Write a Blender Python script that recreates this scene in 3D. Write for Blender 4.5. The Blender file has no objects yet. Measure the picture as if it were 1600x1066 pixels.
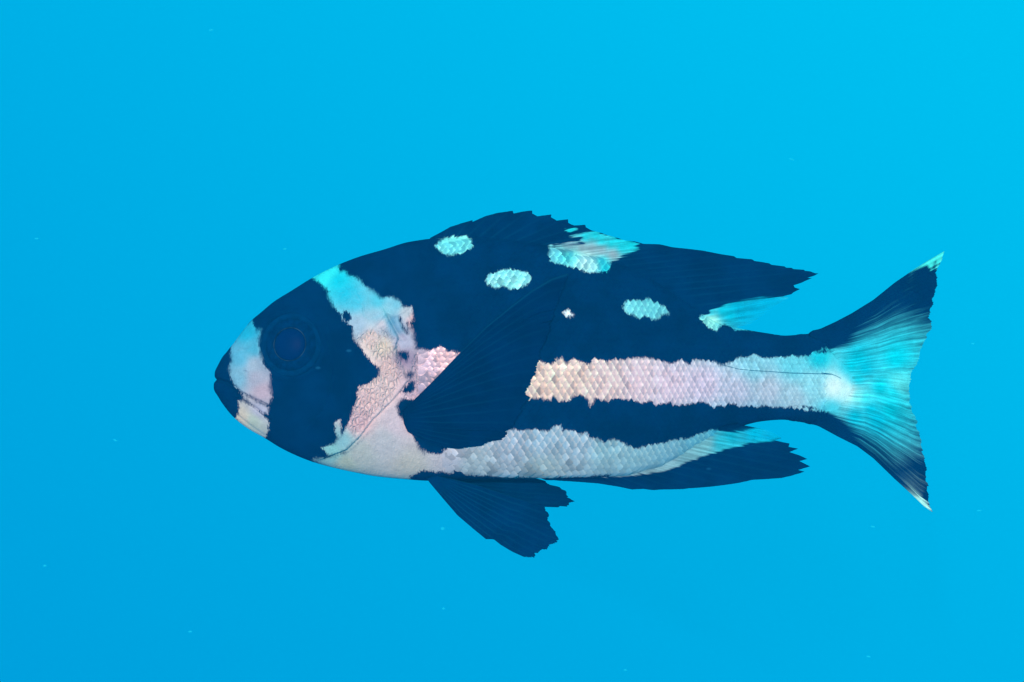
import bpy, math, random
import numpy as np
from mathutils import noise as mnoise, Vector

random.seed(7)
RNG = np.random.default_rng(11)

# ------------------------------------------------------------------ camera, water light, strobe, exposure
D = 0.88                      # metres from lens to the fish's mid-plane
S = 0.6336 / 1600.0           # metres per photo pixel at that distance (a fish of about 45 cm)
scene = bpy.context.scene
col = scene.collection
cam_d = bpy.data.cameras.new("camera"); cam = bpy.data.objects.new("camera", cam_d); col.objects.link(cam)
cam_d.lens = 50.0; cam_d.sensor_width = 36.0; cam_d.clip_start = 0.01; cam_d.clip_end = 200.0
cam.location = (0.0, -D, 0.0); cam.rotation_euler = (math.radians(90), 0, 0)
scene.camera = cam

world = bpy.data.worlds.new("World"); scene.world = world; world.use_nodes = True
wt = world.node_tree; wn = wt.nodes; wl = wt.links
for n in list(wn): wn.remove(n)
def wmath(op, a, b=None):
    n = wn.new("ShaderNodeMath"); n.operation = op
    for i, v in enumerate((a, b)):
        if v is None: continue
        if isinstance(v, (int, float)): n.inputs[i].default_value = v
        else: wl.new(v, n.inputs[i])
    return n.outputs[0]
# open water: radiance grows smoothly toward the surface and the sun's side in every direction
wc = wn.new("ShaderNodeTexCoord"); ws = wn.new("ShaderNodeSeparateXYZ"); wl.new(wc.outputs["Generated"], ws.inputs[0])
we = wmath("ADD", wmath("MULTIPLY", ws.outputs[0], 0.39), wmath("MULTIPLY", ws.outputs[2], 0.57))
wg = wmath("MULTIPLY", wmath("EXPONENT", we), 0.46)
wb = wmath("MULTIPLY", wmath("EXPONENT", wmath("MULTIPLY", we, 0.5)), 0.77)
wcomb = wn.new("ShaderNodeCombineColor"); wcomb.inputs[0].default_value = 0.0
wl.new(wg, wcomb.inputs[1]); wl.new(wb, wcomb.inputs[2])
wbg = wn.new("ShaderNodeBackground"); wl.new(wcomb.outputs[0], wbg.inputs[0]); wbg.inputs[1].default_value = 1.0
wo = wn.new("ShaderNodeOutputWorld"); wl.new(wbg.outputs[0], wo.inputs[0])

strobe_sun_d = bpy.data.lights.new("strobe_sun", "SUN"); strobe_sun = bpy.data.objects.new("strobe_sun", strobe_sun_d); col.objects.link(strobe_sun)
strobe_sun_d.energy = 4.2; strobe_sun_d.angle = math.radians(2.0); strobe_sun_d.color = (1.0, 0.94, 0.86)
strobe_sun.rotation_euler = Vector((0.32, 1.0, -0.30)).to_track_quat("-Z", "Y").to_euler()  # sun lamp aimed from the lens side, standing in for a strobe

vs = scene.view_settings
vs.view_transform = "Standard"; vs.look = "None"; vs.exposure = 0.0; vs.gamma = 1.0; vs.use_curve_mapping = False
scene.cycles.use_denoising = True
scene.cycles.volume_bounces = 0
scene.cycles.transparent_max_bounces = 16

# ------------------------------------------------------------------ photo pixel <-> place
def unproj(px, py, yd=0.0):            # yd = metres behind the fish's mid-plane
    k = S * (1.0 + yd / D)
    return (px - 800.0) * k, yd, (533.0 - py) * k
def proj(X, Y, Z):
    k = S * (1.0 + Y / D)
    return 800.0 + X / k, 533.0 - Z / k
def crop(x0, y0, k, pts): return [(x0 + a / k, y0 + b / k) for a, b in pts]
def CA(*p): return crop(320, 400, 2.961, p)
def CB(*p): return crop(640, 300, 4.1, p)
def CC(*p): return crop(960, 360, 4.706, p)
def CD(*p): return crop(1200, 380, 2.4233, p)
def CE(*p): return crop(800, 530, 3.2, p)
def CF(*p): return crop(480, 500, 3.808, p)
def CG(*p): return crop(640, 700, 5.611, p)
def CH(*p): return crop(620, 420, 3.554, p)
def CI(*p): return crop(540, 440, 5.328, p)
def CJ(*p): return crop(850, 340, 10.0, p)

def bend(px):                          # the tail swings gently away
    d = np.maximum(np.asarray(px, float) - 930.0, 0.0)
    return 0.00013 * d * d * S

def pchip(xs, ys):
    xs = np.asarray(xs, float); ys = np.asarray(ys, float)
    h = np.diff(xs); dl = np.diff(ys) / h; m = np.zeros_like(ys)
    m[0] = dl[0]; m[-1] = dl[-1]
    for i in range(1, len(xs) - 1):
        if dl[i-1] * dl[i] > 0:
            w1 = 2*h[i] + h[i-1]; w2 = h[i] + 2*h[i-1]
            m[i] = (w1 + w2) / (w1 / dl[i-1] + w2 / dl[i])
    def f(x):
        x = np.clip(np.asarray(x, float), xs[0], xs[-1])
        i = np.clip(np.searchsorted(xs, x) - 1, 0, len(xs) - 2)
        t = (x - xs[i]) / h[i]
        return ((1+2*t)*(1-t)**2*ys[i] + t*(1-t)**2*h[i]*m[i] + t*t*(3-2*t)*ys[i+1] + t*t*(t-1)*h[i]*m[i+1])
    return f

# ------------------------------------------------------------------ colour pattern of the skin (patches traced as closed outlines)
WHITE = [
    # snout
    CA((218,298),(225,320),(240,350),(255,345),(248,400),(255,450),(270,500),(304,542),(298,600),(309,655),(295,688),(270,680),(220,655),(165,630),(140,600),(120,560),(113,520),(126,480),(122,450),(126,410),(150,365)),
    CA((168,635),(230,668),(294,702),(290,728),(268,728),(228,698),(180,655)),
    CA((155,670),(180,675),(225,700),(270,740),(300,770),(288,796),(296,808),(280,838),(250,845),(225,826),(180,790),(140,756),(155,730),(160,700)),
    # nape band running down to the throat, gill cover
    CA((498,100),(555,60),(617,30),(622,75),(645,68),(665,90),(690,98),(720,115),(740,140),(775,160),(815,197),(860,188),(900,210),(920,238),(958,236),(964,290),(950,310),(960,360),(972,410),(975,440),
       (985,480),(985,560),(960,600),(920,650),(880,700),(800,770),(700,860),(655,900),(610,925),(570,922),(542,888),(600,868),(625,840),(645,815),(660,785),(676,745),(692,700),(708,650),(712,605),(745,597),(770,580),(808,555),(812,520),(770,490),(740,450),(715,410),(690,380),(682,325),(640,300),(628,265),(602,240),(575,190),(572,160),(550,140),(530,120)),
    CF((600,260),(640,180),(670,168),(720,175),(790,158),(850,190),(908,195),(960,220),(860,400),(700,480),(635,478),(600,470),(545,470),(560,400)),
    CA((600,770),(625,758),(630,800),(634,832),(618,842),(604,810)),
    # breast and belly stripe
    CA((505,945),(560,935),(650,915),(700,870),(800,760),(870,685),(885,700),(900,740),(940,780),(955,810),(970,850),(995,882),(1015,902))
    + CF((720,790),(790,802),(830,765),(900,690),(1000,640),(1150,640),(1220,650),(1290,655),(1447,662))
    + CE((60,455),(180,458),(228,432),(240,425),(248,458),(290,455),(340,465),(370,468),(382,492),(430,498),(460,520),(500,503),(550,518),(580,537),(640,542),(700,525),(780,513),(860,500),(910,488),(960,463),(1010,452),(1060,465),(1140,462),(1230,440),(1310,455),(1350,495),(1300,506),(1180,520),(1100,540),(1050,552),(950,582),(850,622),(760,657),(660,674),(600,677),(530,687),(450,681),(340,682),(240,686),(200,693),(0,690))
    + CG((600,238),(450,228),(400,215),(350,217),(280,203),(240,216),(180,203),(110,198),(50,225),(0,250)) + CA((945,1045),(800,1045),(600,1000)),
    # rosy flank stripe into the tail
    CE((60,300),(20,240),(60,120),(145,108),(175,125),(210,108),(245,92),(270,120),(300,98),(340,117),(380,125),(412,98),(450,112),(480,103),(550,105),(600,96),(700,100),(760,110),(800,127),(840,103),(888,132),(902,103),(980,104),(1030,122),(1068,140),(1072,125),(1100,105),(1150,95),(1208,80),(1260,96),(1340,90),(1400,84),(1460,92),(1500,68),(1560,50),(1600,60))
    + CD((170,417),(210,405),(250,400),(300,395),(350,360),(420,335),(500,325),(600,350),(590,430),(570,520),(555,600),(575,668),(540,690),(540,745),(490,765),(410,735),(340,697),(290,665),(240,645),(200,632),(160,625),(120,616),(60,621))
    + CE((1560,362),(1500,341),(1440,330),(1380,341),(1310,341),(1250,335),(1150,336),(1080,325),(1000,337),(960,315),(900,316),(830,337),(790,308),(740,327),(700,315),(640,317),(600,305),(520,295),(480,312),(450,300),(412,294),(392,330),(372,292),(330,284),(308,284),(282,306),(240,314),(200,279),(182,308),(150,291)),
    # tail tips
    CD((540,108),(600,62),(670,20),(668,60),(650,78),(638,98),(634,70),(618,100),(600,82),(575,92)),
    CD((540,950),(575,962),(600,985),(630,1030),(600,1015),(560,980)),
    # back spots
    CB((163,345),(190,318),(230,295),(300,290),(350,285),(402,300),(400,340),(385,365),(330,388),(280,407),(220,400),(190,375)),
    CB((483,560),(510,530),(560,515),(600,508),(660,488),(710,508),(772,540),(762,580),(740,605),(690,612),(640,624),(590,603),(540,617),(500,590)),
    CJ((60,690),(75,580),(105,450),(140,480),(200,445),(290,420),(400,400),(620,405),(570,350),(630,320),(560,290),(380,292),(560,250),(730,210),(860,205),(900,250),(1000,290),(1120,275),(1160,330),(1260,355),(1420,360),(1480,410),(1400,460),(1490,490),(1300,560),(1220,580),(1150,660),(1040,700),(1000,850),(900,850),(780,860),(680,860),(560,820),(400,760),(280,730),(200,700),(110,720)),
    CB((997,240),(1035,231),(1072,240),(1030,253)),
    CB((975,775),(1000,768),(1015,752),(1030,770),(1050,787),(1030,800),(1018,822),(1000,795)),
    CC((58,580),(75,528),(110,513),(150,507),(190,517),(240,502),(290,525),(330,545),(372,565),(392,605),(350,620),(320,653),(270,650),(230,630),(180,643),(140,620),(100,615)),
    CC((625,640),(660,622),(690,620),(700,590),(760,572),(830,538),(930,516),(1080,497),(1300,490),(1330,560),(1100,720),(900,740),(805,688),(780,712),(750,742),(700,705),(650,680)),
]
WHITE.append(CA((640,895),(700,835),(800,725),(890,625),(915,655),(820,765),(710,875),(655,915)))
DARK = [
    CD((512,666),(566,670),(566,690),(520,684)),
    CA((636,262),(652,252),(670,262),(676,288),(662,306),(640,298)),
    CI((490,770),(530,748),(572,765),(560,800),(510,818)),
    CI((462,915),(500,870),(545,815),(575,830),(580,880),(552,925),(500,932)),
    CI((436,590),(470,580),(520,590),(528,632),(512,662),(470,648),(446,632)),
    CI((446,300),(452,335),(478,395),(512,440),(518,428),(490,380),(467,325),(462,300)),
    CI((511,340),(526,348),(530,400),(519,414)),
    CF((560,488),(600,474),(640,478),(700,440),(720,480),(700,800),(668,770),(640,700),(600,610),(555,565),(540,530)),
]
CLEAR = [   # see-through rear membranes of dorsal and anal fins
    CC((700,600),(830,545),(930,522),(1080,502),(1330,488),(1330,600),(1000,760),(810,700)),
    CE((1060,462),(1140,440),(1240,430),(1330,440),(1360,497),(1300,508),(1180,522),(1100,535)),
]
GX0, GY0, GSTEP = 320.0, 310.0, 1.5
gx = np.arange(GX0, 1500.0, GSTEP); gy = np.arange(GY0, 890.0, GSTEP)
GXX, GYY = np.meshgrid(gx, gy)
def poly_sd(poly):                     # positive inside, in photo pixels
    P = np.array(poly); Q = np.roll(P, -1, 0)
    d = np.full(GXX.shape, 1e9); ins = np.zeros(GXX.shape, bool)
    for (ax, ay), (bx, by) in zip(P, Q):
        ex, ey = bx - ax, by - ay
        t = np.clip(((GXX-ax)*ex + (GYY-ay)*ey) / (ex*ex + ey*ey + 1e-9), 0, 1)
        d = np.minimum(d, (GXX-ax-t*ex)**2 + (GYY-ay-t*ey)**2)
        if ay != by:
            c = ((ay > GYY) != (by > GYY)) & (GXX < (bx-ax) * (GYY-ay) / (by-ay) + ax)
            ins ^= c
    return np.where(ins, 1, -1) * np.sqrt(d)
def line_dist(pts):
    d = np.full(GXX.shape, 1e9); sg = np.zeros(GXX.shape)
    for (ax, ay), (bx, by) in zip(pts[:-1], pts[1:]):
        ex, ey = bx - ax, by - ay
        t = np.clip(((GXX-ax)*ex + (GYY-ay)*ey) / (ex*ex + ey*ey + 1e-9), 0, 1)
        dd = (GXX-ax-t*ex)**2 + (GYY-ay-t*ey)**2
        cr = ex*(GYY-ay) - ey*(GXX-ax)
        sg = np.where(dd < d, cr, sg); d = np.minimum(d, dd)
    return np.sqrt(d), np.sign(sg)
SD = np.full(GXX.shape, -1e3)
for p in WHITE: SD = np.maximum(SD, poly_sd(p))
for p in DARK: SD = np.minimum(SD, -poly_sd(p))
CL = np.full(GXX.shape, -1e3)
for p in CLEAR: CL = np.maximum(CL, poly_sd(p))
def gsample(G, px, py):
    fx = np.clip((np.asarray(px) - GX0) / GSTEP, 0, G.shape[1] - 1.001); fy = np.clip((np.asarray(py) - GY0) / GSTEP, 0, G.shape[0] - 1.001)
    i = fx.astype(int); j = fy.astype(int); a = fx - i; b = fy - j
    return (G[j, i]*(1-a)*(1-b) + G[j, i+1]*a*(1-b) + G[j+1, i]*(1-a)*b + G[j+1, i+1]*a*b)

# pale skin's own tints plus cyan and rosy light casts painted in: (pixel, colour as it shows) -> reflectance
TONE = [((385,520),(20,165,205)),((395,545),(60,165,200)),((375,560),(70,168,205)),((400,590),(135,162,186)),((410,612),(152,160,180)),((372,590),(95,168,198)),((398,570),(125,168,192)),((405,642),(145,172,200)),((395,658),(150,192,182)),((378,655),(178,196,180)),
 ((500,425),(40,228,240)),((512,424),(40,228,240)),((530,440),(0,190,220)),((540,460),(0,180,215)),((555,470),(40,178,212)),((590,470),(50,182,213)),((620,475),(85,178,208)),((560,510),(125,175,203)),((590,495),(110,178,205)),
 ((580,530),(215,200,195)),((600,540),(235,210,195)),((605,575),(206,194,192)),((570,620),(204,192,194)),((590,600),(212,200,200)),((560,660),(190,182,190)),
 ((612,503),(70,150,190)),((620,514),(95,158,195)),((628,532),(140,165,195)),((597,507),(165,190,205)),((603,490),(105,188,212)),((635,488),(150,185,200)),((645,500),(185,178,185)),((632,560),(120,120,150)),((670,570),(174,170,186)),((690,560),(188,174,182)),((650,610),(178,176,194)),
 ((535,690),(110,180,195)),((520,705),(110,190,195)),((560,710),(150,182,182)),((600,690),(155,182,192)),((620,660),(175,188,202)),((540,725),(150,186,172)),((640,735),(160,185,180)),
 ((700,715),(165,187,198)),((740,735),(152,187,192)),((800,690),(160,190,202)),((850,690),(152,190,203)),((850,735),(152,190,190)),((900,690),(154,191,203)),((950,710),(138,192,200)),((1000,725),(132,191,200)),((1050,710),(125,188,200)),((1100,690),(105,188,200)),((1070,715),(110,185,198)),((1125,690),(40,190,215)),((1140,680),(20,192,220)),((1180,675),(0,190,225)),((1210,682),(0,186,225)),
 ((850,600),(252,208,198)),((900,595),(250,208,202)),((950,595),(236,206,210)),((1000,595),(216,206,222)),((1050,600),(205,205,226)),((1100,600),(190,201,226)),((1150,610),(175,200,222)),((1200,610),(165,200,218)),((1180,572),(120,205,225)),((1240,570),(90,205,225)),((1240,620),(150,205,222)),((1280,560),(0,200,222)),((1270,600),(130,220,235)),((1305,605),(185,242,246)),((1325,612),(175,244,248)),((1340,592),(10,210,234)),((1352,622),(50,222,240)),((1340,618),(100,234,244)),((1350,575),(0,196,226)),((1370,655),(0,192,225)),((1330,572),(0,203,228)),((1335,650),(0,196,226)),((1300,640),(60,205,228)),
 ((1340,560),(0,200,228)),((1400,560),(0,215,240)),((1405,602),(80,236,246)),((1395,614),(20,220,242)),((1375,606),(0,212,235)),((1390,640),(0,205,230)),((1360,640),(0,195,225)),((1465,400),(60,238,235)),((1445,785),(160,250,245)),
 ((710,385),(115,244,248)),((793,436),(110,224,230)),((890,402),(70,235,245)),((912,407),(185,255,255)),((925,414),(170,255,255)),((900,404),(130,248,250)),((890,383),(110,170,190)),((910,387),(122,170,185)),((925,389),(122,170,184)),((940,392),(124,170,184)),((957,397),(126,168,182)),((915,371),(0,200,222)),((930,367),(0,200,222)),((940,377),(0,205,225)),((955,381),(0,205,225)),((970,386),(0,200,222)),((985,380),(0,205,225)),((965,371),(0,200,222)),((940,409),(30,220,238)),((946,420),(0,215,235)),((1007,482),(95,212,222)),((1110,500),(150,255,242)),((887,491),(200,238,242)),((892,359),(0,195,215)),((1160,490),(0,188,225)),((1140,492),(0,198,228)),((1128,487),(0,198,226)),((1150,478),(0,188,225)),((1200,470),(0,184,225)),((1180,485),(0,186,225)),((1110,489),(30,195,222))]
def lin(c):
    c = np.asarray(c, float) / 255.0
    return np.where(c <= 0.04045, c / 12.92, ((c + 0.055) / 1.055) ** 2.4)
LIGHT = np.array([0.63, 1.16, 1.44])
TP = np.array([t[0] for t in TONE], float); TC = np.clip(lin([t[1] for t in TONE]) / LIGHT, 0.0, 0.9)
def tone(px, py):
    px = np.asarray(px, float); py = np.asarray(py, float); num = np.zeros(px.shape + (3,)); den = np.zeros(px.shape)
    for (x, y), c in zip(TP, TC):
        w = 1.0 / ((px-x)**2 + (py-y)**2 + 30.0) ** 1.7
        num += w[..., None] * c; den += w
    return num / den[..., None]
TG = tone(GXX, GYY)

# ------------------------------------------------------------------ material helpers
class NT:
    def __init__(self, name):
        self.m = bpy.data.materials.new(name); self.m.use_nodes = True
        self.t = self.m.node_tree; self.t.nodes.clear(); self.out = self.t.nodes.new("ShaderNodeOutputMaterial")
    def n(self, kind, **kw):
        x = self.t.nodes.new(kind)
        for k, v in kw.items(): setattr(x, k, v)
        return x
    def l(self, a, b): self.t.links.new(a, b)
    def put(self, sock, v):
        if isinstance(v, bpy.types.NodeSocket): self.l(v, sock)
        else: sock.default_value = v
    def math(self, op, a, b=0.0, c=0.0, clamp=False):
        x = self.n("ShaderNodeMath", operation=op, use_clamp=clamp)
        for s, v in zip(x.inputs, (a, b, c)): self.put(s, v)
        return x.outputs[0]
    def attr(self, name, out="Fac"): return self.n("ShaderNodeAttribute", attribute_name=name).outputs[out]
    def noise(self, vec, scale, detail=2.0, rough=0.5, out=0):
        x = self.n("ShaderNodeTexNoise"); self.l(vec, x.inputs["Vector"]); x.inputs["Scale"].default_value = scale
        x.inputs["Detail"].default_value = detail; x.inputs["Roughness"].default_value = rough; return x.outputs[out]
    def vmul(self, vec, v):
        x = self.n("ShaderNodeVectorMath", operation="MULTIPLY"); self.l(vec, x.inputs[0]); x.inputs[1].default_value = v; return x.outputs[0]
    def ramp(self, v, lo, hi, a=0.0, b=1.0, smooth=True):
        x = self.n("ShaderNodeMapRange", interpolation_type="SMOOTHSTEP" if smooth else "LINEAR"); self.put(x.inputs[0], v)
        for i, q in zip((1, 2, 3, 4), (lo, hi, a, b)): self.put(x.inputs[i], q)
        return x.outputs[0]
    def mix(self, f, a, b, mode="MIX"):
        x = self.n("ShaderNodeMix", data_type="RGBA", blend_type=mode); self.put(x.inputs[0], f); self.put(x.inputs[6], a); self.put(x.inputs[7], b); return x.outputs[2]

NAVY = (0.0002, 0.0155, 0.052, 1.0)
def skin_material(name, fin=False, plate=False):
    k = NT(name)
    fp = k.attr("fp", "Vector"); sd = k.attr("sd"); tn = k.attr("tone", "Color")
    # ragged scale-fringed borders between pale and dark skin
    if fin:
        ray = k.attr("ray", "Vector")
        n1 = k.noise(k.vmul(ray, (2.0, 0.75, 1.0)), 1.0, 4.0, 0.65); n2 = k.noise(k.vmul(ray, (3.0, 1.5, 1.0)), 1.0, 2.0)
        j = k.math("ADD", k.math("MULTIPLY", k.math("SUBTRACT", n1, 0.5), k.attr("streak")), k.math("MULTIPLY", k.math("SUBTRACT", n2, 0.5), 8.0))
        f = k.ramp(k.math("ADD", sd, j), k.math("MULTIPLY", k.attr("soft"), -1.0), k.attr("soft"))
    else:
        n1 = k.noise(k.vmul(fp, (0.30, 0.11, 0.11)), 1.0, 3.0, 0.7); n2 = k.noise(k.vmul(fp, (0.85, 0.26, 0.26)), 1.0, 3.0, 0.7)
        j = k.math("ADD", k.math("MULTIPLY", k.math("SUBTRACT", n1, 0.5), 7.0 if plate else 10.0), k.math("MULTIPLY", k.math("SUBTRACT", n2, 0.5), 9.0 if plate else 12.0))
        sw = k.ramp(k.noise(fp, 0.028, 2.0), 0.38, 0.66, 1.2, 2.4 if plate else 6.0)
        f = k.ramp(k.math("ADD", sd, j), k.math("MULTIPLY", sw, -1.0), sw)
    # pale skin: blotchy, grainy
    v = k.math("ADD", k.math("MULTIPLY", k.noise(fp, 0.09, 4.0, 0.6), 0.5), k.math("MULTIPLY", k.noise(fp, 0.6, 3.0, 0.65), 0.6))
    v = k.math("ADD", v, 0.53 if plate else 0.45)
    if fin:
        v = k.math("MULTIPLY", v, k.math("MULTIPLY", k.ramp(n1, 0.3, 0.72, 0.72, 1.28), k.ramp(n2, 0.3, 0.7, 0.86, 1.14)))
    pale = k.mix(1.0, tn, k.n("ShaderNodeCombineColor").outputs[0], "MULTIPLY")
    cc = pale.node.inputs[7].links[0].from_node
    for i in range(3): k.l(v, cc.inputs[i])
    # dark skin: navy with faint mottling and a few pale flecks
    dn = k.ramp(k.noise(fp, 0.02, 4.0, 0.6), 0.3, 0.7, 0.82, 1.24)
    dc = k.n("ShaderNodeCombineColor")
    for i in range(3): k.l(dn, dc.inputs[i])
    k.l(k.math("MULTIPLY", dn, k.ramp(k.noise(fp, 0.35, 3.0, 0.7), 0.25, 0.75, 0.86, 1.16)), dc.inputs[1])
    dark = k.mix(1.0, NAVY, dc.outputs[0], "MULTIPLY")
    if fin: dark = k.mix(k.ramp(sd, -100.0, -60.0, 1.0, 0.0), dark, k.mix(1.0, dark, (0.7, 0.66, 0.78, 1.0), "MULTIPLY"))
    if not plate:
        vo = k.n("ShaderNodeTexVoronoi"); k.l(k.vmul(fp, (0.016, 0.034, 0.03)), vo.inputs["Vector"]); vo.inputs["Scale"].default_value = 1.0
        fl = k.ramp(vo.outputs["Distance"], 0.03, 0.10, 0.55, 0.0)
        sel = k.math("GREATER_THAN", k.n("ShaderNodeSeparateColor").outputs[0], 0.62)
        k.l(vo.outputs["Color"], sel.node.inputs[0].links[0].from_node.inputs[0])
        dark = k.mix(k.math("MULTIPLY", fl, sel), dark, (0.01, 0.09, 0.17, 1.0))
    if fin:
        rl = k.attr("rayline")
        dark = k.mix(k.math("MULTIPLY", rl, 0.5), dark, (0.004, 0.075, 0.125, 1.0))
    if not fin:
        wv = k.n("ShaderNodeTexVoronoi", feature="DISTANCE_TO_EDGE"); wv.inputs["Scale"].default_value = 1.0
        wp = k.n("ShaderNodeVectorMath", operation="ADD"); k.l(k.vmul(fp, (0.17, 0.1, 0.1)), wp.inputs[0])
        k.l(k.vmul(k.noise(fp, 0.08, 2.0, out=1), (1.1, 1.1, 1.1)), wp.inputs[1]); k.l(wp.outputs[0], wv.inputs["Vector"])
        furrow = k.math("MULTIPLY", k.ramp(wv.outputs["Distance"], 0.0, 0.16, 1.0, 0.0), k.attr("wrinkle"))
        pale = k.mix(k.math("MULTIPLY", furrow, 0.7), pale, k.mix(1.0, pale, (0.62, 0.70, 0.80, 1.0), "MULTIPLY"))
    base = k.mix(f, dark, pale)
    # fine relief
    bump = k.n("ShaderNodeBump"); bump.inputs["Distance"].default_value = 0.0009
    if fin:
        k.l(k.noise(ray, 2.2, 2.0), bump.inputs["Height"]); bump.inputs["Strength"].default_value = 0.25
    else:
        hgt = k.math("ADD", k.math("MULTIPLY", k.ramp(wv.outputs["Distance"], 0.0, 0.35), k.attr("wrinkle")), k.math("MULTIPLY", k.noise(fp, 0.45, 3.0), 0.22))
        k.l(hgt, bump.inputs["Height"]); k.l(k.math("MULTIPLY", f, 0.95 if not plate else 0.25), bump.inputs["Strength"])
    p = k.n("ShaderNodeBsdfPrincipled"); k.l(base, p.inputs["Base Color"]); k.l(bump.outputs[0], p.inputs["Normal"])
    k.put(p.inputs["Roughness"], k.ramp(f, 0, 1, 0.62, 0.42 if plate else 0.5)); k.put(p.inputs["Specular IOR Level"], k.math("MULTIPLY", f, 0.5 if plate else (0.05 if fin else 0.2)))
    k.put(p.inputs["Metallic"], k.math("MULTIPLY", f, 0.22 if plate else 0.0))
    sh = p.outputs[0]
    if fin:
        tr = k.n("ShaderNodeBsdfTranslucent"); k.l(base, tr.inputs[0])
        ms = k.n("ShaderNodeMixShader"); k.put(ms.inputs[0], k.math("MULTIPLY", f, 0.12)); k.l(sh, ms.inputs[1]); k.l(tr.outputs[0], ms.inputs[2])
        tp = k.n("ShaderNodeBsdfTransparent"); m2 = k.n("ShaderNodeMixShader")
        st = k.ramp(n1, 0.35, 0.65, 0.85, 1.1)
        k.put(m2.inputs[0], k.math("MULTIPLY", k.attr("clear"), st, clamp=True)); k.l(ms.outputs[0], m2.inputs[1]); k.l(tp.outputs[0], m2.inputs[2]); sh = m2.outputs[0]
    k.l(sh, k.out.inputs[0]); return k.m
M_SKIN = skin_material("fish_skin"); M_FIN = skin_material("fin_skin", fin=True); M_SCALE = skin_material("scale_skin", plate=True)
def plain(name, colr, rough=0.5, spec=0.3, var=0.15, scale=300.0):
    k = NT(name); g = k.n("ShaderNodeNewGeometry")
    v = k.ramp(k.noise(g.outputs["Position"], scale, 3.0), 0.3, 0.7, 1 - var, 1 + var); c = k.n("ShaderNodeCombineColor")
    for i in range(3): k.l(v, c.inputs[i])
    p = k.n("ShaderNodeBsdfPrincipled"); k.l(k.mix(1.0, (*colr, 1.0), c.outputs[0], "MULTIPLY"), p.inputs["Base Color"])
    p.inputs["Roughness"].default_value = rough; p.inputs["Specular IOR Level"].default_value = spec
    k.l(p.outputs[0], k.out.inputs[0]); return k.m

def mesh_from(name, V, F, mat, attrs, smooth=True, parent=None):
    me = bpy.data.meshes.new(name); V = np.asarray(V, np.float32); F = np.asarray(F, np.int32)
    me.vertices.add(len(V)); me.vertices.foreach_set("co", V.ravel())
    me.loops.add(F.size); me.loops.foreach_set("vertex_index", F.ravel())
    me.polygons.add(len(F)); me.polygons.foreach_set("loop_start", np.arange(0, F.size, F.shape[1], dtype=np.int32))
    me.update(calc_edges=True); me.validate()
    if smooth: me.polygons.foreach_set("use_smooth", np.ones(len(me.polygons), bool))
    for an, av in (attrs or {}).items():
        av = np.asarray(av, np.float32)
        if av.ndim == 1: a = me.attributes.new(an, "FLOAT", "POINT"); a.data.foreach_set("value", av)
        else: a = me.attributes.new(an, "FLOAT_VECTOR", "POINT"); a.data.foreach_set("vector", av.ravel())
    me.materials.append(mat)
    o = bpy.data.objects.new(name, me); col.objects.link(o)
    if parent is not None: o.parent = parent
    return o

fish = bpy.data.objects.new("fish", None); col.objects.link(fish); fish.empty_display_size = 0.05
FX, FY, FZ = unproj(700, 560)
fish.location = (FX, FY, FZ)
fish["label"] = "dark navy fish with pale rosy stripes and cyan spots swimming in open water"; fish["category"] = "fish"
ORG = np.array([FX, FY, FZ])

# ------------------------------------------------------------------ body
top_pts = [(335.6,591)] + CA((53,540),(56,525),(70,490),(95,450),(130,410),(160,368),(215,300),(260,262),(320,212),(400,162),(500,100),(560,68),(620,40),(720,2)) + [(600,390),(640,378),(690,372),(750,371),(820,377),(880,387),(940,401),(1000,424),(1060,461),(1106,493),(1132,506.5),(1165,515),(1200,521),(1225,524.5),(1250,523),(1275,521),(1300,528),(1322,548),(1336,575),(1342,597)]
bot_pts = [(335.6,594)] + CA((48,600),(60,640),(100,705),(140,750),(200,797),(285,846),(350,886),(430,925),(500,952),(580,975),(700,1002),(800,1020),(945,1034)) + [(670,751),(760,748),(850,747.5),(920,747),(980,743),(1040,727),(1090,700),(1130,678),(1156,667),(1190,658.5),(1222,656),(1253,660),(1275,664),(1300,660),(1322,642),(1336,615),(1342,599)]
ZT = pchip(*zip(*top_pts)); ZB = pchip(*zip(*bot_pts))
WID = pchip([335.6,337,341,350,370,400,450,520,600,700,800,900,1000,1100,1180,1250,1300,1325,1342],[3,10,16,23,31,40,51,61,67,68,65,58,48,36,26,18,11,7,3])
def body_raw(px, th, side=-1.0):       # th: -pi/2 belly .. pi/2 back; side -1 toward the lens
    px = np.asarray(px, float); th = np.asarray(th, float)
    zt, zb, w = ZT(px), ZB(px), WID(px)
    py = (zt + zb) / 2 - (zb - zt) / 2 * np.sin(th)
    c = np.maximum(np.cos(th), 0.0)
    c = c ** np.where(th > 0, 1.06, 0.86)
    ym = bend(px)
    X, _, Z = unproj(px, py, ym)
    Y = ym + side * w * S * c
    return np.stack([X, Y, Z], -1)
def body_frame(px, th, side=-1.0):
    P = body_raw(px, th, side); e = 0.5; et = 0.004
    du = body_raw(px + e, th, side) - body_raw(px - e, th, side); dv = body_raw(px, th + et, side) - body_raw(px, th - et, side)
    du /= np.linalg.norm(du, axis=-1, keepdims=True); dv /= np.linalg.norm(dv, axis=-1, keepdims=True) + 1e-12
    n = np.cross(du, dv) * (-1.0 if side > 0 else 1.0)
    n /= np.linalg.norm(n, axis=-1, keepdims=True) + 1e-12
    return P, du, dv, n
def skin_px(V):                        # pattern place of a body point: both flanks carry the same markings
    px0 = 800 + V[..., 0] / S
    ym = bend(np.clip(px0, 320, 1500))
    Yn = ym - np.abs(V[..., 1] - ym)
    return proj(V[..., 0], Yn, V[..., 2])

EYE = (455.0, 539.0)
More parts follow.
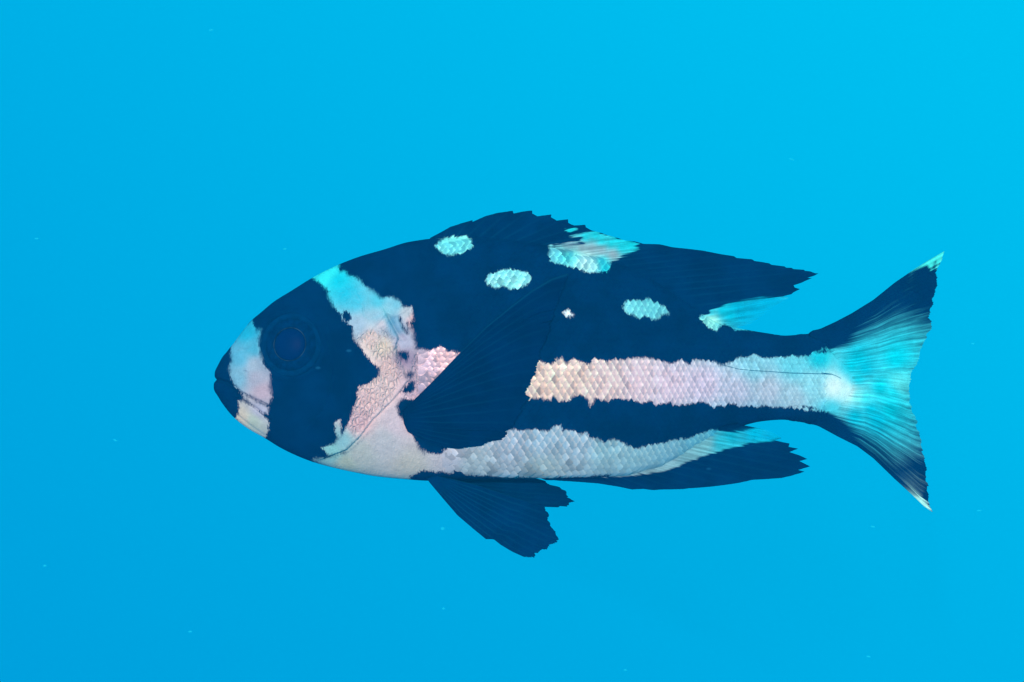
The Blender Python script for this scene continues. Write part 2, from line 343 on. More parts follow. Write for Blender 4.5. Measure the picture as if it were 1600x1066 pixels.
# relief of the head, in pixels of height
ER = np.hypot(GXX - EYE[0], GYY - EYE[1])
REL = 3.2 * np.exp(-((ER - 51) / 7.0) ** 2) - 6.0 * np.exp(-(ER / 42.0) ** 6)
def groove(pts, depth, wd):
    global REL
    d, _ = line_dist(pts); REL = REL - depth * np.exp(-(d / wd) ** 2)
def flap(pts, hgt, reach, left=-1):    # a plate whose free edge runs along pts
    global REL
    d, sg = line_dist(pts)
    x, y = zip(*pts); far = np.clip(1 - d / reach, 0, 1)
    REL = REL + np.where(sg * left > 0, hgt * far ** 1.3, -hgt * 0.35 * np.clip(1 - d / 5.0, 0, 1))
groove(CA((30,572),(70,576),(100,588),(135,612),(168,648)), 5.0, 3.0)
groove(CA((168,634),(230,664),(297,694)), 2.6, 1.8)
groove(CA((150,660),(180,672),(228,700),(268,732),(300,764)), 2.8, 1.8)
groove(CA((148,736),(200,780),(275,832)), 1.4, 2.0)
groove(CA((113,520),(118,560),(140,602),(168,634)), 1.6, 2.2)
groove(CA((100,445),(125,480),(118,540),(135,600)), 0.8, 5.0)
flap(CI((345,290),(395,385),(437,470),(415,560),(430,640),(478,705),(490,775),(555,800),(500,850),(455,915),(385,990),(300,1080)) + CA((780,752),(715,838),(655,895),(560,932)), 2.4, 26.0, 1)
groove(CI((555,800),(500,858),(455,918),(385,993),(300,1083)) + CA((780,755),(715,841),(655,898),(560,934)), 0.7, 1.2)
groove(CI((447,300),(480,390),(512,436)), 3.6, 1.6)
groove(CI((520,340),(524,408)), 3.4, 1.6)
groove(CI((350,310),(400,400),(470,470)), 4.5, 5.0)
flap(CI((345,290),(395,385),(437,470),(415,560),(430,640)), 2.4, 18.0, 1)
flap(CI((330,260),(400,300),(470,270),(540,215)), 1.4, 8.0, -1)
groove(CI((535,270),(560,330),(545,420)), 2.4, 2.0)
groove(CI((150,260),(200,300),(300,270)), 1.2, 2.0)
groove(CI((110,110),(150,190),(150,250)), 1.6, 1.5)
groove(CI((180,480),(260,380),(330,300)), 1.6, 2.0)
flap(CI((60,90),(130,170),(160,230),(130,290),(60,320)), 1.2, 10.0, -1)
flap(CI((100,500),(230,400),(330,330)), 1.0, 9.0, 1)
flap(CA((705,610),(690,690),(660,790),(700,838)), 1.6, 14.0, -1)      # preopercle rim
flap(CA((560,420),(600,560),(560,700),(470,800)), 1.0, 16.0, -1)
groove([(364,553),(376,547),(388,546)], 1.2, 3.0)
REL = REL - 3.0 * np.exp(-(np.hypot(GXX - 383, GYY - 581) / 1.7) ** 2) - 1.5 * np.exp(-(np.hypot(GXX - 381, GYY - 548) / 4.0) ** 2)
# lips swell either side of the mouth cleft
REL = REL + 3.0 * np.exp(-(np.hypot(GXX - 343, GYY - 583) / 7.0) ** 2) + 3.0 * np.exp(-(np.hypot(GXX - 342, GYY - 607) / 9.0) ** 2)
REL = np.where(GXX > 730, 0, REL)
cream = [np.array(p) for p in (CI((30,480),(180,400),(340,380),(440,500),(480,720),(470,800),(330,1066),(60,1066),(110,860),(280,700),(150,520)), CA((712,605),(890,600),(700,840),(660,790)), CI((560,600),(800,540),(930,610),(600,980),(480,960)))]
WR = np.full(GXX.shape, -1e3)
for p in cream: WR = np.maximum(WR, poly_sd(p))
WR = np.maximum(np.clip(WR / 8.0 + 0.4, 0.06, 1.0), np.where((GXX > 520) & (GXX < 760) & (GYY > 640), 0.12, 0))

NU, NV = 700, 290
u = np.linspace(0, 1, NU); PXU = 335.6 + (1342 - 335.6) * (0.62 * u + 0.38 * (u ** 2.4)); PXU[-1] = 1342
tv = np.linspace(-math.pi/2, math.pi/2, NV + 1)
th_ring = np.concatenate([tv, tv[-2:0:-1]]); sd_ring = np.concatenate([-np.ones(NV + 1), np.ones(NV - 1)])
NR = len(th_ring)
Pg = np.repeat(PXU[:, None], NR, 1); Tg = np.repeat(th_ring[None], NU, 0)
V = np.where((sd_ring < 0)[None, :, None], body_raw(Pg, Tg, -1.0), body_raw(Pg, Tg, 1.0))
du = np.gradient(V, axis=0); dv = (np.roll(V, -1, 1) - np.roll(V, 1, 1))
N = np.cross(du, dv); N /= np.linalg.norm(N, axis=-1, keepdims=True) + 1e-15
if N[NU//2, NV//2, 1] > 0: N = -N
bpx, bpy_ = skin_px(V)
rel = gsample(REL, bpx, bpy_)
V = V + N * (rel * S)[..., None]
idx = np.arange(NU * NR).reshape(NU, NR)
a = idx[:-1]; b = idx[1:]
F = np.stack([a, np.roll(a, -1, 1), np.roll(b, -1, 1), b], -1).reshape(-1, 4)
VV = V.reshape(-1, 3)
# close both ends
cap0 = V[0].mean(0); cap1 = V[-1].mean(0); n0 = len(VV)
VV = np.vstack([VV, cap0, cap1])
Ft = [(n0, idx[0, (j+1) % NR], idx[0, j], idx[0, j]) for j in range(0)]
spx, spy = skin_px(VV)
fpv = np.stack([spx, VV[:, 1] / S, spy], -1)
tri0 = np.stack([np.full(NR, n0), np.roll(idx[0], -1), idx[0]], -1); tri1 = np.stack([np.full(NR, n0 + 1), idx[-1], np.roll(idx[-1], -1)], -1)
tt = gsample
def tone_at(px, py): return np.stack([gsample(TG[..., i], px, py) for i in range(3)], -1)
# quads and end fans share one mesh
me = bpy.data.meshes.new("body")
loops = np.concatenate([F.ravel(), tri0.ravel(), tri1.ravel()]).astype(np.int32)
starts = np.concatenate([np.arange(len(F)) * 4, len(F) * 4 + np.arange(2 * NR) * 3]).astype(np.int32)
me.vertices.add(len(VV)); me.vertices.foreach_set("co", (VV - ORG).astype(np.float32).ravel())
me.loops.add(len(loops)); me.loops.foreach_set("vertex_index", loops)
me.polygons.add(len(starts)); me.polygons.foreach_set("loop_start", starts)
me.update(calc_edges=True); me.validate()
me.polygons.foreach_set("use_smooth", np.ones(len(me.polygons), bool))
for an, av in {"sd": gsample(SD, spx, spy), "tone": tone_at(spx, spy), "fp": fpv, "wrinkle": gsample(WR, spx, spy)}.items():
    av = np.asarray(av, np.float32)
    if av.ndim == 1: at = me.attributes.new(an, "FLOAT", "POINT"); at.data.foreach_set("value", av)
    else: at = me.attributes.new(an, "FLOAT_VECTOR", "POINT"); at.data.foreach_set("vector", av.ravel())
me.materials.append(M_SKIN)
body = bpy.data.objects.new("body", me); col.objects.link(body); body.parent = fish

# ------------------------------------------------------------------ scales: overlapping plates on both flanks
def scale_grid():
    A = np.linspace(-0.75, 0.80, 7); B = np.linspace(-1, 1, 7); pts = []
    for a_ in A:
        hb = 0.66 * (1.0 if a_ < -0.1 else max(1 - ((a_ + 0.1) / 0.93), 0.0) ** 0.55 + 0.03)
        for b_ in B: pts.append((a_ - 0.10 * b_ * b_, b_ * hb, b_))
    q = [(i*7+j, i*7+j+1, (i+1)*7+j+1, (i+1)*7+j) for i in range(6) for j in range(6)]
    return np.array(pts), np.array(q)
SGP, SGQ = scale_grid()
def spacing(x): return float(np.interp(x, [650, 740, 850, 950, 1050, 1150, 1290], [9, 10.4, 12.4, 10.8, 9.3, 8.4, 7.5]))
cols = []; x = 648.0
while x < 1286: cols.append(x); x += spacing(x) * 0.47
def row_h(x): return float(np.interp(x, [650, 850, 1000, 1150, 1290], [15, 18.5, 18, 15.5, 12.5]))
centres = []
for i, x in enumerate(cols):
    h = row_h(x); zc = float(np.interp(x, [650, 850, 1290], [590, 600, 600])); zt = float(ZT(x)); zb = float(ZB(x)); hm = (zb - zt) / 2; m = (zb + zt) / 2
    for j in range(-20, 21):
        y = zc + (j + (0.5 if i % 2 else 0.0)) * h + random.uniform(-.6, .6)
        q = (m - y) / hm
        if abs(q) > 0.955: continue
        if x < 720 and 620 < y < 700: continue                      # bare skin under the pectoral fin root
        if x < 662 and y < 640: continue
        if y > 690 and x < 690 + random.uniform(0, 25): continue
        centres.append((x + random.uniform(-.5, .5), math.asin(q), y))
def make_scale(x, th, side):
    w = spacing(x) * 1.02; h = row_h(x) * 0.98 * max(math.cos(th), 0.35) ** 0.2
    P, du_, dv_, n_ = body_frame(np.array(x), np.array(th), side)
    if n_[1] * side < 0: n_ = -n_
    t1, t2 = random.gauss(0, 0.02), random.gauss(0, 0.025)
    A, Bn, b0 = SGP[:, 0], SGP[:, 1], SGP[:, 2]
    lift = 0.15 + min(1.0, max(0.3, (x - 670) / 90)) * 1.75 * (A + 0.55) / 1.35 * (w / 12) + 0.5 * (1 - b0 ** 2) * (w / 12) + A * w * t1 + Bn * h * t2
    # follow the flank's curvature across the plate
    Vx = P + (A * w * S)[:, None] * du_ + (Bn * h * S)[:, None] * dv_
    hz = (float(ZB(x)) - float(ZT(x))) / 2
    th2 = np.clip(th + Bn * h / max(hz * math.cos(th), 8), -1.5, 1.5)
    Pb = body_raw(x + A * w, th2, side)
    Vx[:, 1] = 0.25 * Vx[:, 1] + 0.75 * Pb[:, 1]; Vx[:, 2] = 0.3 * Vx[:, 2] + 0.7 * Pb[:, 2]
    return Vx + (lift * S)[:, None] * n_, P
def scale_attrs(Vx, P):
    px, py = skin_px(Vx); cx, cy = skin_px(P[None])
    k = 0.22
    sdv = gsample(SD, px + (cx - px) * k, py + (cy - py) * k) + random.gauss(0, 1.1)
    jit = random.gauss(1.0, 0.07 + 0.10 * float(np.interp(cx[0], [850, 980], [1, 0])))  # random plate tone, stronger forward to paint in sparkle
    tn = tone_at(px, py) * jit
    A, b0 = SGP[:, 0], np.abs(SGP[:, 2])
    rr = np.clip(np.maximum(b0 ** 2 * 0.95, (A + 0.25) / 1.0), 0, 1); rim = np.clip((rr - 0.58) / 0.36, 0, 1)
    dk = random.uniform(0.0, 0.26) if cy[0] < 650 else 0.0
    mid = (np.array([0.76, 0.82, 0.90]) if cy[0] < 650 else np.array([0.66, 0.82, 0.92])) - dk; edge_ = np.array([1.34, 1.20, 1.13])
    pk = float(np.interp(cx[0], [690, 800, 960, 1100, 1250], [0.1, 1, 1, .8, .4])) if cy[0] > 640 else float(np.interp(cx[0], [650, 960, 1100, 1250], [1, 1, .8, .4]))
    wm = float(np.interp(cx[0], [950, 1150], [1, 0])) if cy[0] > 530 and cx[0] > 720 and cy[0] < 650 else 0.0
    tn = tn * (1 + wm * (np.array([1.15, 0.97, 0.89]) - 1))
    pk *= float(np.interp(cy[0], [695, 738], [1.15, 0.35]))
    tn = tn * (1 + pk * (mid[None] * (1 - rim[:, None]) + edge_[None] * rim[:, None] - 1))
    # sheen and shade of tilted plates painted in: pale free margin, darker middle
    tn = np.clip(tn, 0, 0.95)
    return {"sd": sdv, "tone": tn, "fp": np.stack([px, Vx[:, 1] / S, py], -1), "wrinkle": np.full(len(px), 0.05)}
near = []
for (x, th, y) in centres:
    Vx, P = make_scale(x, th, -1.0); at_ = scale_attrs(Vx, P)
    cx, cy = skin_px(P[None]); near.append((Vx, P, at_, float(gsample(SD, cx, cy)[0]), spacing(x) * row_h(x) * math.cos(th) ** 0.5, float(cx[0]), float(cy[0])))
pick = sorted([i for i, r in enumerate(near) if r[3] > 1.0 and not (r[5] < 845 and 440 < r[6] < 670) and r[5] < 1250], key=lambda i: -near[i][4])[:300]
pickset = set(pick)
for i in pick:
    Vx, P, at_, *_ = near[i]
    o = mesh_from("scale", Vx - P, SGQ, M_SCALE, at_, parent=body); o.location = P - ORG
restV, restF, restA = [], [], {"sd": [], "tone": [], "fp": [], "wrinkle": []}; off = 0
for i, r in enumerate(near):
    if i in pickset: continue
    restV.append(r[0]); restF.append(SGQ + off); off += len(SGP)
    for kk in restA: restA[kk].append(r[2][kk])
for (x, th, y) in centres:
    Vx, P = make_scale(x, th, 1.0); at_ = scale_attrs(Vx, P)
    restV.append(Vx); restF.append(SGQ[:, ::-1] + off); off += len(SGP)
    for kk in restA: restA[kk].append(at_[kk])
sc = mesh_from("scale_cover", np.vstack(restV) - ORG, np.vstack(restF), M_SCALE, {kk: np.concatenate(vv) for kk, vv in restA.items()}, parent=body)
sc["kind"] = "stuff"

# ------------------------------------------------------------------ fins: sheets of rays between a root line and a ragged free edge
def resample(pts, n=None, params=None):
    P = np.array(pts, float); d = np.r_[0, np.cumsum(np.hypot(*np.diff(P, axis=0).T))]; d /= d[-1]
    t = params if params is not None else np.linspace(0, 1, n)
    return np.stack([np.interp(t, d, P[:, 0]), np.interp(t, d, P[:, 1])], -1), d
def fin(name, base, edge, side0, side1, nrays, depth, thick0=3.0, thick1=0.8, nt=46, jag=1.2, soft=2.5, streak=6.0, keys=None, split=3, label=None, mirror=False, clear_on=True, line=1.0, sdover=None, lead=0.0):
    """Coons sheet; keys maps edge parameter -> root parameter so rays lean as they should."""
    _, de = resample(edge, n=2)
    ns = nrays * 12
    s = np.unique(np.round(np.r_[np.linspace(0, 1, ns), de], 5))
    E, _ = resample(edge, params=s)
    sb = np.interp(s, [0, 1] if keys is None else keys[0], [0, 1] if keys is None else keys[1])
    Bc, _ = resample(base, params=sb)
    t = np.linspace(0, 1, nt); L, _ = resample(side0, params=t); R, _ = resample(side1, params=t)
    s_, t_ = s[:, None, None], t[None, :, None]
    G = (1-t_)*Bc[:, None] + t_*E[:, None] + (1-s_)*L[None] + s_*R[None] - ((1-s_)*(1-t_)*Bc[0] + s_*(1-t_)*Bc[-1] + (1-s_)*t_*E[0] + s_*t_*E[-1])
    # frayed membrane between ray tips
    ph = s * nrays
    fr = (np.abs((ph % 1.0) - 0.5) * 2) ** 1.5
    jit = np.array([mnoise.noise(Vector((q * 0.9, 3.1, len(name)))) for q in ph]) * 1.2 + np.array([mnoise.noise(Vector((q * 3.1, 7.7, len(name)))) for q in ph]) * 0.7
    dirv = E - Bc; dirv = dirv / (np.linalg.norm(dirv, axis=1, keepdims=True) + 1e-6)
    jit = jit + RNG.normal(0, 0.35, len(s))
    amt = (-(1 - fr) * jag + jit * jag) * np.clip(np.minimum(s, 1 - s) * 30, 0, 1)
    G += (t ** 6)[None, :, None] * (dirv * amt[:, None])[:, None]
    px, py = G[..., 0], G[..., 1]
    yd = depth(np.broadcast_to(s[:, None], px.shape), np.broadcast_to(t[None], px.shape), px, py)     # metres
    ridge = np.cos(2 * math.pi * ph)[:, None] * 0.5 + 0.5
    ridge = ridge ** 2 * np.clip(1 - t[None] * 0.6, 0, 1)
    ridge = ridge * np.clip((t[None] - 0.12) / 0.3, 0, 1)
    th = (thick0 * (1 - t[None]) ** 2.6 + thick1) * S + ridge * 0.32 * S
    th = th * np.clip(1.12 - t[None] ** 8, 0.1, 1)
    X, Y, Z = unproj(px, py, yd)
    Vn = np.stack([X, Y - th, Z], -1); Vf = np.stack([X, Y + th, Z], -1)
    n, m = px.shape; id0 = np.arange(n * m).reshape(n, m); id1 = id0 + n * m
    q0 = np.stack([id0[:-1, :-1], id0[:-1, 1:], id0[1:, 1:], id0[1:, :-1]], -1).reshape(-1, 4)
    q1 = np.stack([id1[:-1, :-1], id1[1:, :-1], id1[1:, 1:], id1[:-1, 1:]], -1).reshape(-1, 4)
    def rim(r): return np.stack([id0.ravel()[r[:-1]], id0.ravel()[r[1:]], id1.ravel()[r[1:]], id1.ravel()[r[:-1]]], -1)
    rims = [rim(id0[:, -1]), rim(id0[::-1, 0]), rim(id0[0, :]), rim(id0[-1, ::-1])]
    Vx = np.vstack([Vn.reshape(-1, 3), Vf.reshape(-1, 3)]); Fx = np.vstack([q0, q1] + rims)
    two = lambda q: np.concatenate([q.ravel(), q.ravel()])
    sd = gsample(SD, px, py)
    if sdover is not None: sd = sdover(sd, px, py)
    cl = np.clip(gsample(CL, px, py) / 6.0 + 0.3, 0, 1) * (np.clip((t[None] - 0.12) / 0.88, 0, 1) * 0.75 + 0.18 + 0 * px) if clear_on else np.zeros(px.shape)
    cl = np.clip(cl, 0, 0.97)
    rayc = np.stack([np.broadcast_to(ph[:, None], px.shape), np.broadcast_to(t[None] * 1.6, px.shape), 0 * px], -1)
    sub = np.abs(((ph * split) % 1.0) - 0.5) * 2
    rl = (np.clip(1 - np.abs(((ph + 0.5) % 1.0) - 0.5) / 0.13, 0, 1))[:, None] * np.clip(1.2 - t[None], 0, 1) * np.clip(t[None] * 5, 0, 1) * line
    rl = np.maximum(rl, lead * np.clip(1 - s / 0.012, 0, 1)[:, None] * np.clip(t[None] * 4, 0, 1))
    fpv = np.stack([px, yd / S, py], -1)
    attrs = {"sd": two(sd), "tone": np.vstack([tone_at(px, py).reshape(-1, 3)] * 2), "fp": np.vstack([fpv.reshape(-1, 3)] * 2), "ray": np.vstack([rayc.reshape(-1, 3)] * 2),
             "rayline": two(rl), "clear": two(cl), "soft": np.full(2 * n * m, soft), "streak": np.full(2 * n * m, streak)}
    if callable(soft): attrs["soft"] = two(soft(px, py))
    else: attrs["soft"] = np.full(2 * n * m, soft)
    if callable(streak): attrs["streak"] = two(streak(px, py))
    if mirror:
        Vx[:, 1] = -Vx[:, 1]; Fx = Fx[:, ::-1]
    return mesh_from(name, Vx - ORG, Fx, M_FIN, attrs, parent=fish)

def flat(s, t, px, py): return bend(px) + 0.6 * S * np.sin(s * 40) * t
# dorsal fin
d_edge = [(672,372)] + CB((170,274),(200,258),(260,225),(330,200),(403,181),(404,191),(480,158),(560,134),(662,119),(668,137),(720,127),(784,119),(788,138),(822,155),(907,144),(908,162),(945,183),(1017,175),(1020,198),(1055,215),(1127,211),(1130,226),(1165,246),(1215,258),(1270,277),(1330,293),(1380,311),(1440,316),(1500,333),(1560,334)) \
    + CC((330,103),(430,124),(560,138),(640,148),(730,165),(800,178),(880,190),(900,203),(1010,213),(1030,225),(1090,234),(1140,243),(1155,253),(1250,265),(1265,275),(1300,276),(1320,285),(1395,290),(1405,298),(1440,302),(1478,316),(1503,317),(1470,334),(1420,350),(1455,352),(1400,375),(1370,388),(1318,405),(1325,420),(1365,433),(1320,455),(1300,470),(1240,486),(1285,497),(1200,545),(1120,610),(1000,690),(900,715),(830,700))
d_base = [(672,377),(750,378),(820,384),(880,394),(940,408),(1000,432),(1060,468),(1106,499),(1136,512)]
kx = [0, .12, .22, .34, .48, .60, .80, .86, .90, 1.0]; ky = [0, .11, .20, .32, .50, .62, .80, .88, .93, 1.0]
fin("dorsal_fin", d_base, d_edge, [(672,377),(672,374),(672,372)], [(1136,512), (1136.2,510), d_edge[-1]], 26, flat, thick0=11.0, line=0.45, jag=0.5, keys=(kx, ky), soft=2.0, streak=lambda x, y: 7 + 12.0 * (x < 1030))
# anal fin
a_edge = [(846,748)] + CE((170,706),(300,712),(430,722),(530,738),(600,752),(660,750),(700,755),(850,750),(1000,738),(1120,722),(1200,705),(1350,695),(1440,672),(1465,663),(1432,655),(1492,637),(1438,610),(1478,600),(1440,582),(1388,565),(1432,548),(1385,545),(1388,522),(1360,517),(1310,505),(1348,496),(1300,462),(1240,446),(1170,446))
a_base = [(846,742),(920,737),(980,728),(1040,708),(1090,682),(1130,663),(1150,660)]
fin("anal_fin", a_base, a_edge, [(846,742),(846,745),(846,748)], [(1150,660),(1158,665),a_edge[-1]], 18, flat, thick0=21.0, line=0.5, jag=0.6, keys=([0,.3,.62,.8,.9,1],[0,.32,.66,.84,.93,1]), soft=2.2, streak=5.0)
# tail fin
c_edge = CD((668,30),(662,58),(650,82),(640,100),(643,150),(636,180),(626,215),(618,250),(611,280),(622,322),(605,345),(600,362),(584,392),(578,430),(563,465),(546,480),(542,520),(534,560),(540,600),(548,640),(568,676),(560,690),(572,715),(582,745),(590,800),(603,858),(600,880),(606,920),(610,985),(624,1019))
c_base = [(1262,524),(1285,535),(1304,560),(1310,597),(1304,632),(1285,652),(1262,661)]
c_top = [(1262,524)] + CD((170,331),(200,325),(260,297),(320,265),(400,215),(480,150),(560,95),(600,70),(668,30))
c_bot = [(1262,661)] + CD((195,694),(270,735),(340,770),(400,815),(480,893),(545,952),(590,996),(624,1019))
def tail_depth(s, t, px, py): return bend(px) + 3.5 * S * np.sin((s - 0.5) * 5.0) * t
def c_soft(px, py): return 3.0 + 40.0 * np.clip((px - 1300) / 100.0, 0, 1) * np.clip((py - 425) / 45, 0, 1) * np.clip((778 - py) / 40, 0, 1)
fin("tail_fin", c_base, c_edge, c_top, c_bot, 30, tail_depth, thick0=8.0, thick1=0.7, nt=60, jag=2.0, soft=c_soft, streak=lambda x, y: 6 + 70.0 * np.clip((x - 1290) / 90.0, 0, 1) * np.clip((y - 425) / 45, 0.1, 1) * np.clip((778 - y) / 40, 0.1, 1), line=0.0,
    keys=([0,.25,.5,.75,1],[0,.18,.5,.82,1]))
# pelvic fins (the far one shows behind the near one)
p_lead = CG((150,262),(175,300),(300,450),(420,590),(560,710),(670,800),(700,797),(740,802),(800,850),(900,910),(1000,955))
p_edge = CG((1000,955),(1050,966),(1075,955),(1102,964),(1105,930),(1150,905),(1160,890),(1190,885),(1230,878),(1250,850),(1300,834),(1288,810),(1307,788),(1285,740),(1255,700),(1235,660),(1222,620),(1218,575),(1180,515))
p_back = CG((230,240),(600,330),(900,430),(1180,515))
fin("pelvic_fin", [p_lead[0], p_back[0]], p_edge, p_lead, p_back, 9, lambda s, t, px, py: (-20 - 10 * t) * S + 1.5 * S * np.sin(s * 7) * t, thick0=4.0, jag=2.2, line=1.0, sdover=lambda sd, px, py: np.full(px.shape, -30.0), clear_on=False)
q_lead = CG((170,262),(500,420),(900,500),(1180,517),(1300,521))
q_edge = CG((1300,521),(1332,510),(1387,516),(1400,490),(1434,465),(1402,430),(1385,400),(1362,370),(1312,340),(1232,326),(1190,290))
q_back = CG((230,225),(600,232),(1050,258),(1140,275),(1190,290))
fin("pelvic_fin", [q_lead[0], q_back[0]], q_edge, q_lead, q_back, 9, lambda s, t, px, py: (16 + 14 * t) * S, thick0=4.0, jag=2.2, line=0.6, sdover=lambda sd, px, py: np.full(px.shape, -30.0), clear_on=False)
# pectoral fins, spread close over the flank
pc_lead = CH((96,728),(220,605),(350,468),(500,320),(640,205),(750,120),(860,55),(950,27))
pc_edge = CH((950,27),(955,40),(938,85),(915,150),(890,220),(868,285),(850,345),(830,400),(805,455),(790,520),(772,570),(755,610),(735,655),(722,690),(735,715),(710,760),(670,840),(640,893),(600,912),(622,908),(580,945),(540,960),(490,972),(480,985),(400,995),(340,1000))
pc_low = CH((60,905),(150,960),(240,990),(340,1000))
def pec_depth(s, t, px, py):
    x = np.clip(px, 345, 1330); zt, zb = ZT(x), ZB(x)
    q = np.clip(((zt + zb) / 2 - py) / ((zb - zt) / 2), -0.99, 0.99); th = np.arcsin(q)
    y = -WID(x) * np.maximum(np.cos(th), 0) ** np.where(th > 0, 1.06, 0.86)
    return (y - 3.8 - 0.6 * t + 0.8 * np.sin(s * 18) * t) * S
def pec_base(): return CH((96,728),(30,790),(40,860),(60,905))
for mir in (False, True):
    fin("pectoral_fin", pec_base(), pc_edge, pc_lead, pc_low, 16, pec_depth, thick0=1.6, thick1=0.4, jag=3.0, line=0.5, lead=1.0, sdover=lambda sd, px, py: np.full(px.shape, -120.0), clear_on=False, mirror=mir)

# ------------------------------------------------------------------ eyes
M_IRIS = plain("iris", (0.0003, 0.0165, 0.056), 0.6, 0.0, 0.25); M_PUPIL = plain("pupil", (0.0002, 0.013, 0.062), 0.35, 0.004, 0.05); M_RING = plain("iris_ring", (0.016, 0.032, 0.05), 0.5, 0.05, 0.9, 160.0)
M_LID = plain("eyelid", (0.0003, 0.021, 0.064), 0.6, 0.0)
def lathe(name, prof, mat, parent, c, ax, nseg=64, hole=None):
    prof = np.array(prof); ang = np.linspace(0, 2*math.pi, nseg, endpoint=False)
    R_ = prof[:, 0][:, None] * S; Hh = prof[:, 1][:, None] * S
    Vx = np.stack([R_ * np.cos(ang), ax * Hh + 0 * ang, R_ * np.sin(ang)], -1).reshape(-1, 3)
    n = len(prof); ii = np.arange(n * nseg).reshape(n, nseg)
    Fx = np.stack([ii[:-1], ii[1:], np.roll(ii[1:], -1, 1), np.roll(ii[:-1], -1, 1)], -1).reshape(-1, 4)
    if ax > 0: Fx = Fx[:, ::-1]
    o = mesh_from(name, Vx, Fx, mat, None, parent=parent); o.location = c
    return o
for ax in (-1.0, 1.0):
    thE = math.asin(float(((ZT(EYE[0]) + ZB(EYE[0])) / 2 - EYE[1]) / ((ZB(EYE[0]) - ZT(EYE[0])) / 2)))
    P, du_, dv_, n_ = body_frame(np.array(EYE[0]), np.array(thE), ax)
    yE = float(P[1]); k = S * (1.0 + min(yE, -yE) / D)
    c = Vector(((EYE[0] - 800) * k, yE, (533 - EYE[1]) * k)) - Vector(ORG)
    eye = lathe("eye", [(0.05, -7)] + [(r, -7 + 0 * r) for r in (10, 30)] + [(44, -5), (42, -1.5), (40, 1.0), (37, 3.4), (33, 5.2), (29, 6.2), (25.6, 6.0), (22, 3.0), (10, 0.2), (0.05, 0)], M_IRIS, fish, c, ax)
    if n_[1] * ax < 0: n_ = -n_
    eye.rotation_euler = Vector((0, ax, 0)).rotation_difference(Vector(n_)).to_euler()
    lathe("pupil", [(25.0, 2.5)] + [(24.6 * math.cos(q), 4.2 + 4.5 * math.sin(q)) for q in np.linspace(0, math.pi/2 - 0.002, 12)], M_PUPIL, eye, (0, 0, 0), ax)
    lathe("iris_ring", [(25.6 + 0.5 * math.cos(q), 6.0 + 0.6 * math.sin(q)) for q in np.linspace(0, 2*math.pi, 9)], M_RING, eye, (0, 0, 0), ax)
    lathe("eyelid", [(44.0 + 5.0 * math.cos(q), -0.4 + 2.6 * math.sin(q)) for q in np.linspace(0, 2*math.pi, 13)], M_LID, eye, (0, 0, 0), ax)

# ------------------------------------------------------------------ lateral line: a fine dark seam over the stripe
def tube(name, P3, r, mat, parent, nseg=6):
    P3 = np.array(P3); T = np.gradient(P3, axis=0); T /= np.linalg.norm(T, axis=1, keepdims=True)
    A_ = np.cross(T, np.array([0, 1.0, 0])); A_ /= np.linalg.norm(A_, axis=1, keepdims=True); B_ = np.cross(T, A_)
    ang = np.linspace(0, 2*math.pi, nseg, endpoint=False); rr = np.broadcast_to(np.asarray(r), (len(P3),))
    Vx = (P3[:, None] + rr[:, None, None] * (np.cos(ang)[None, :, None] * A_[:, None] + np.sin(ang)[None, :, None] * B_[:, None])).reshape(-1, 3)
    ii = np.arange(len(Vx)).reshape(-1, nseg)
    Fx = np.stack([ii[:-1], np.roll(ii[:-1], -1, 1), np.roll(ii[1:], -1, 1), ii[1:]], -1).reshape(-1, 4)
    return mesh_from(name, Vx - ORG, Fx, mat, None, parent=parent)
M_SEAM = plain("lateral_seam", (0.008, 0.14, 0.21), 0.6, 0.1)
ll = CE((1010,112),(1060,132),(1130,150),(1200,157),(1300,163),(1400,170),(1520,173),(1600,175)) + CD((200,491),(240,496),(258,503),(275,512))
for sd_ in (-1.0, 1.0):
    Lp, _ = resample(ll, n=90); out = []
    for qx, qy in Lp:
        # walk to the flank point that the pixel looks at
        yy = -10 * S
        for _ in range(4):
            kk = 1.0 + yy / D; mx = 800 + (qx - 800) * kk / (1 + float(bend(qx)) / D); my = 533 + (qy - 533) * kk / (1 + float(bend(qx)) / D)
            zt, zb = float(ZT(mx)), float(ZB(mx)); th = math.asin(max(-.99, min(.99, ((zt + zb) / 2 - my) / ((zb - zt) / 2))))
            yy = float(body_raw(mx, th, -1.0)[1])
        p, _, _, n_ = body_frame(np.array(mx), np.array(th), sd_)
        if n_[1] * sd_ < 0: n_ = -n_
        out.append(p + n_ * (1.5 + random.uniform(-.25, .25)) * S)
    tube("lateral_line", out, [0.48 * S * (0.5 + 0.5 * min(1, min(i, 89 - i) / 12)) for i in range(90)], M_SEAM, body)

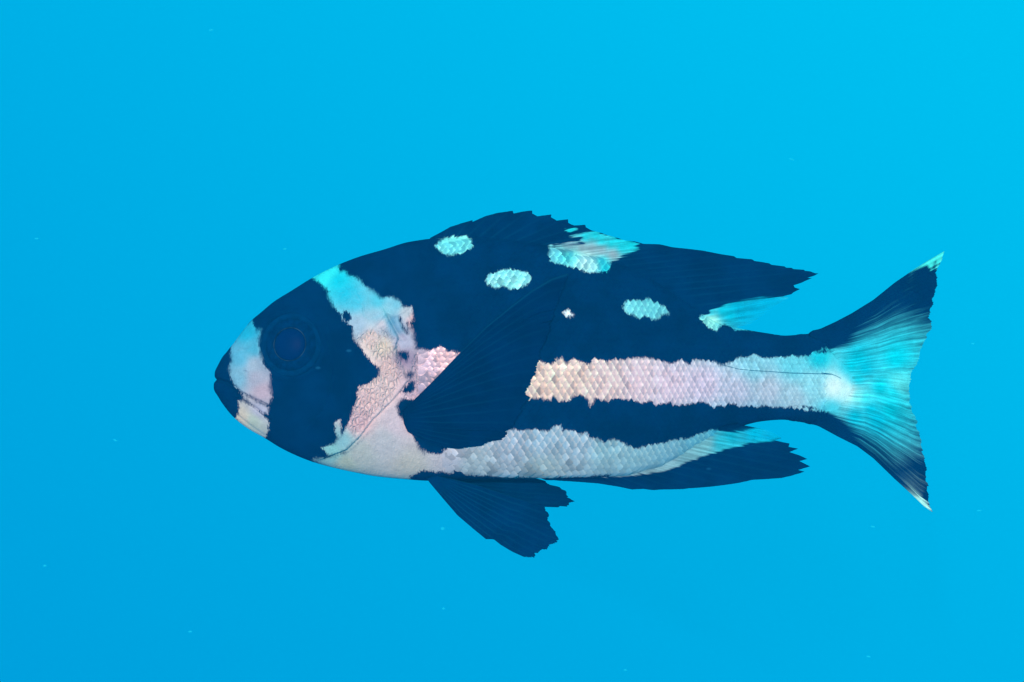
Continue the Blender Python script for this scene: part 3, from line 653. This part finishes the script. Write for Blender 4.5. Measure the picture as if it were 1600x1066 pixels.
# ------------------------------------------------------------------ drifting specks
kS = NT("speck"); pS = kS.n("ShaderNodeBsdfPrincipled"); pS.inputs["Base Color"].default_value = (0.0, 0.62, 0.7, 1); pS.inputs["Roughness"].default_value = 0.8
tS = kS.n("ShaderNodeBsdfTransparent"); mS = kS.n("ShaderNodeMixShader"); gS = kS.n("ShaderNodeNewGeometry"); fS = kS.noise(gS.outputs["Position"], 900.0, 2.0)
lw = kS.n("ShaderNodeLayerWeight"); lw.inputs[0].default_value = 0.35
kS.put(mS.inputs[0], kS.math("ADD", kS.ramp(fS, 0.3, 0.7, 0.66, 0.80), kS.math("MULTIPLY", lw.outputs["Facing"], 0.45), clamp=True)); kS.l(pS.outputs[0], mS.inputs[1]); kS.l(tS.outputs[0], mS.inputs[2]); kS.l(mS.outputs[0], kS.out.inputs[0])
def speck(px, py, w, h, rot, yd, label="tiny pale speck drifting in empty blue water well away from the fish"):
    k = S * (1 + yd / D); nlat, nlon = 6, 10; Vx = []
    for i in range(nlat + 1):
        for j in range(nlon):
            la = math.pi * i / nlat - math.pi/2; lo = 2 * math.pi * j / nlon
            r = 1 + 0.25 * mnoise.noise(Vector((math.cos(lo) * math.cos(la) + px, math.sin(lo) * math.cos(la) + py, math.sin(la))))
            a_, b_, c_ = w * math.cos(la) * math.cos(lo) * r, h * math.cos(la) * math.sin(lo) * r, h * math.sin(la) * r
            Vx.append(((a_ * math.cos(rot) + b_ * math.sin(rot)) * k, c_ * k, (a_ * -math.sin(rot) + b_ * math.cos(rot)) * k))
    ii = np.arange(len(Vx)).reshape(-1, nlon)
    Fx = np.stack([ii[:-1], np.roll(ii[:-1], -1, 1), np.roll(ii[1:], -1, 1), ii[1:]], -1).reshape(-1, 4)
    o = mesh_from("drifting_speck", Vx, Fx, kS.m, None); o.location = unproj(px, py, yd)
    o["label"] = label; o["category"] = "speck"; o["group"] = "specks drifting in the water"
for a_ in ((57,373,4.2,1.7,0.1,.10),(180,688,4.4,1.5,.4,.18),(330,47,4,2.4,-.3,.22),(445,389,3.6,1.6,-.2,.12,"tiny pale speck drifting above the fish's forehead"),(1237,249,5,1.8,.35,.15,"tiny pale speck drifting high above the rear of the dorsal fin"),(1520,537,3.2,1.8,.3,.25,"tiny pale speck drifting just behind the tail fin"),(1364,823,4,1.8,.2,.16,"tiny pale speck drifting below the lower lobe of the tail fin"),(1357,1026,4,1.8,.2,.14),
           (70,884,3.4,2.6,0,.25),(297,987,3.6,1.8,0,.2),(692,826,4.2,3.2,0,.3,"faint round speck drifting in front of the pelvic fin"),(977,1047,3.2,2.0,.1,.25),(693,951,2.8,2.2,0,.3),(1530,798,4.5,1.6,0,.22)):
    speck(*a_)

# ------------------------------------------------------------------ the water between lens and fish
kH = NT("sea_water"); vp = kH.n("ShaderNodeVolumePrincipled"); vp.inputs["Color"].default_value = (0.0, 0.50, 1.0, 1.0); vp.inputs["Density"].default_value = 0.10
if "Anisotropy" in vp.inputs: vp.inputs["Anisotropy"].default_value = 0.0
kH.l(vp.outputs[0], kH.out.inputs["Volume"])
x0, x1, y0, y1, z0, z1 = -1.6, 1.6, -1.3, 1.4, -1.3, 1.3
Vx = [(x0,y0,z0),(x1,y0,z0),(x1,y1,z0),(x0,y1,z0),(x0,y0,z1),(x1,y0,z1),(x1,y1,z1),(x0,y1,z1)]
Fx = [(0,3,2,1),(4,5,6,7),(0,1,5,4),(1,2,6,5),(2,3,7,6),(3,0,4,7)]
hz = mesh_from("haze", Vx, Fx, kH.m, None, smooth=False); hz["kind"] = "stuff"
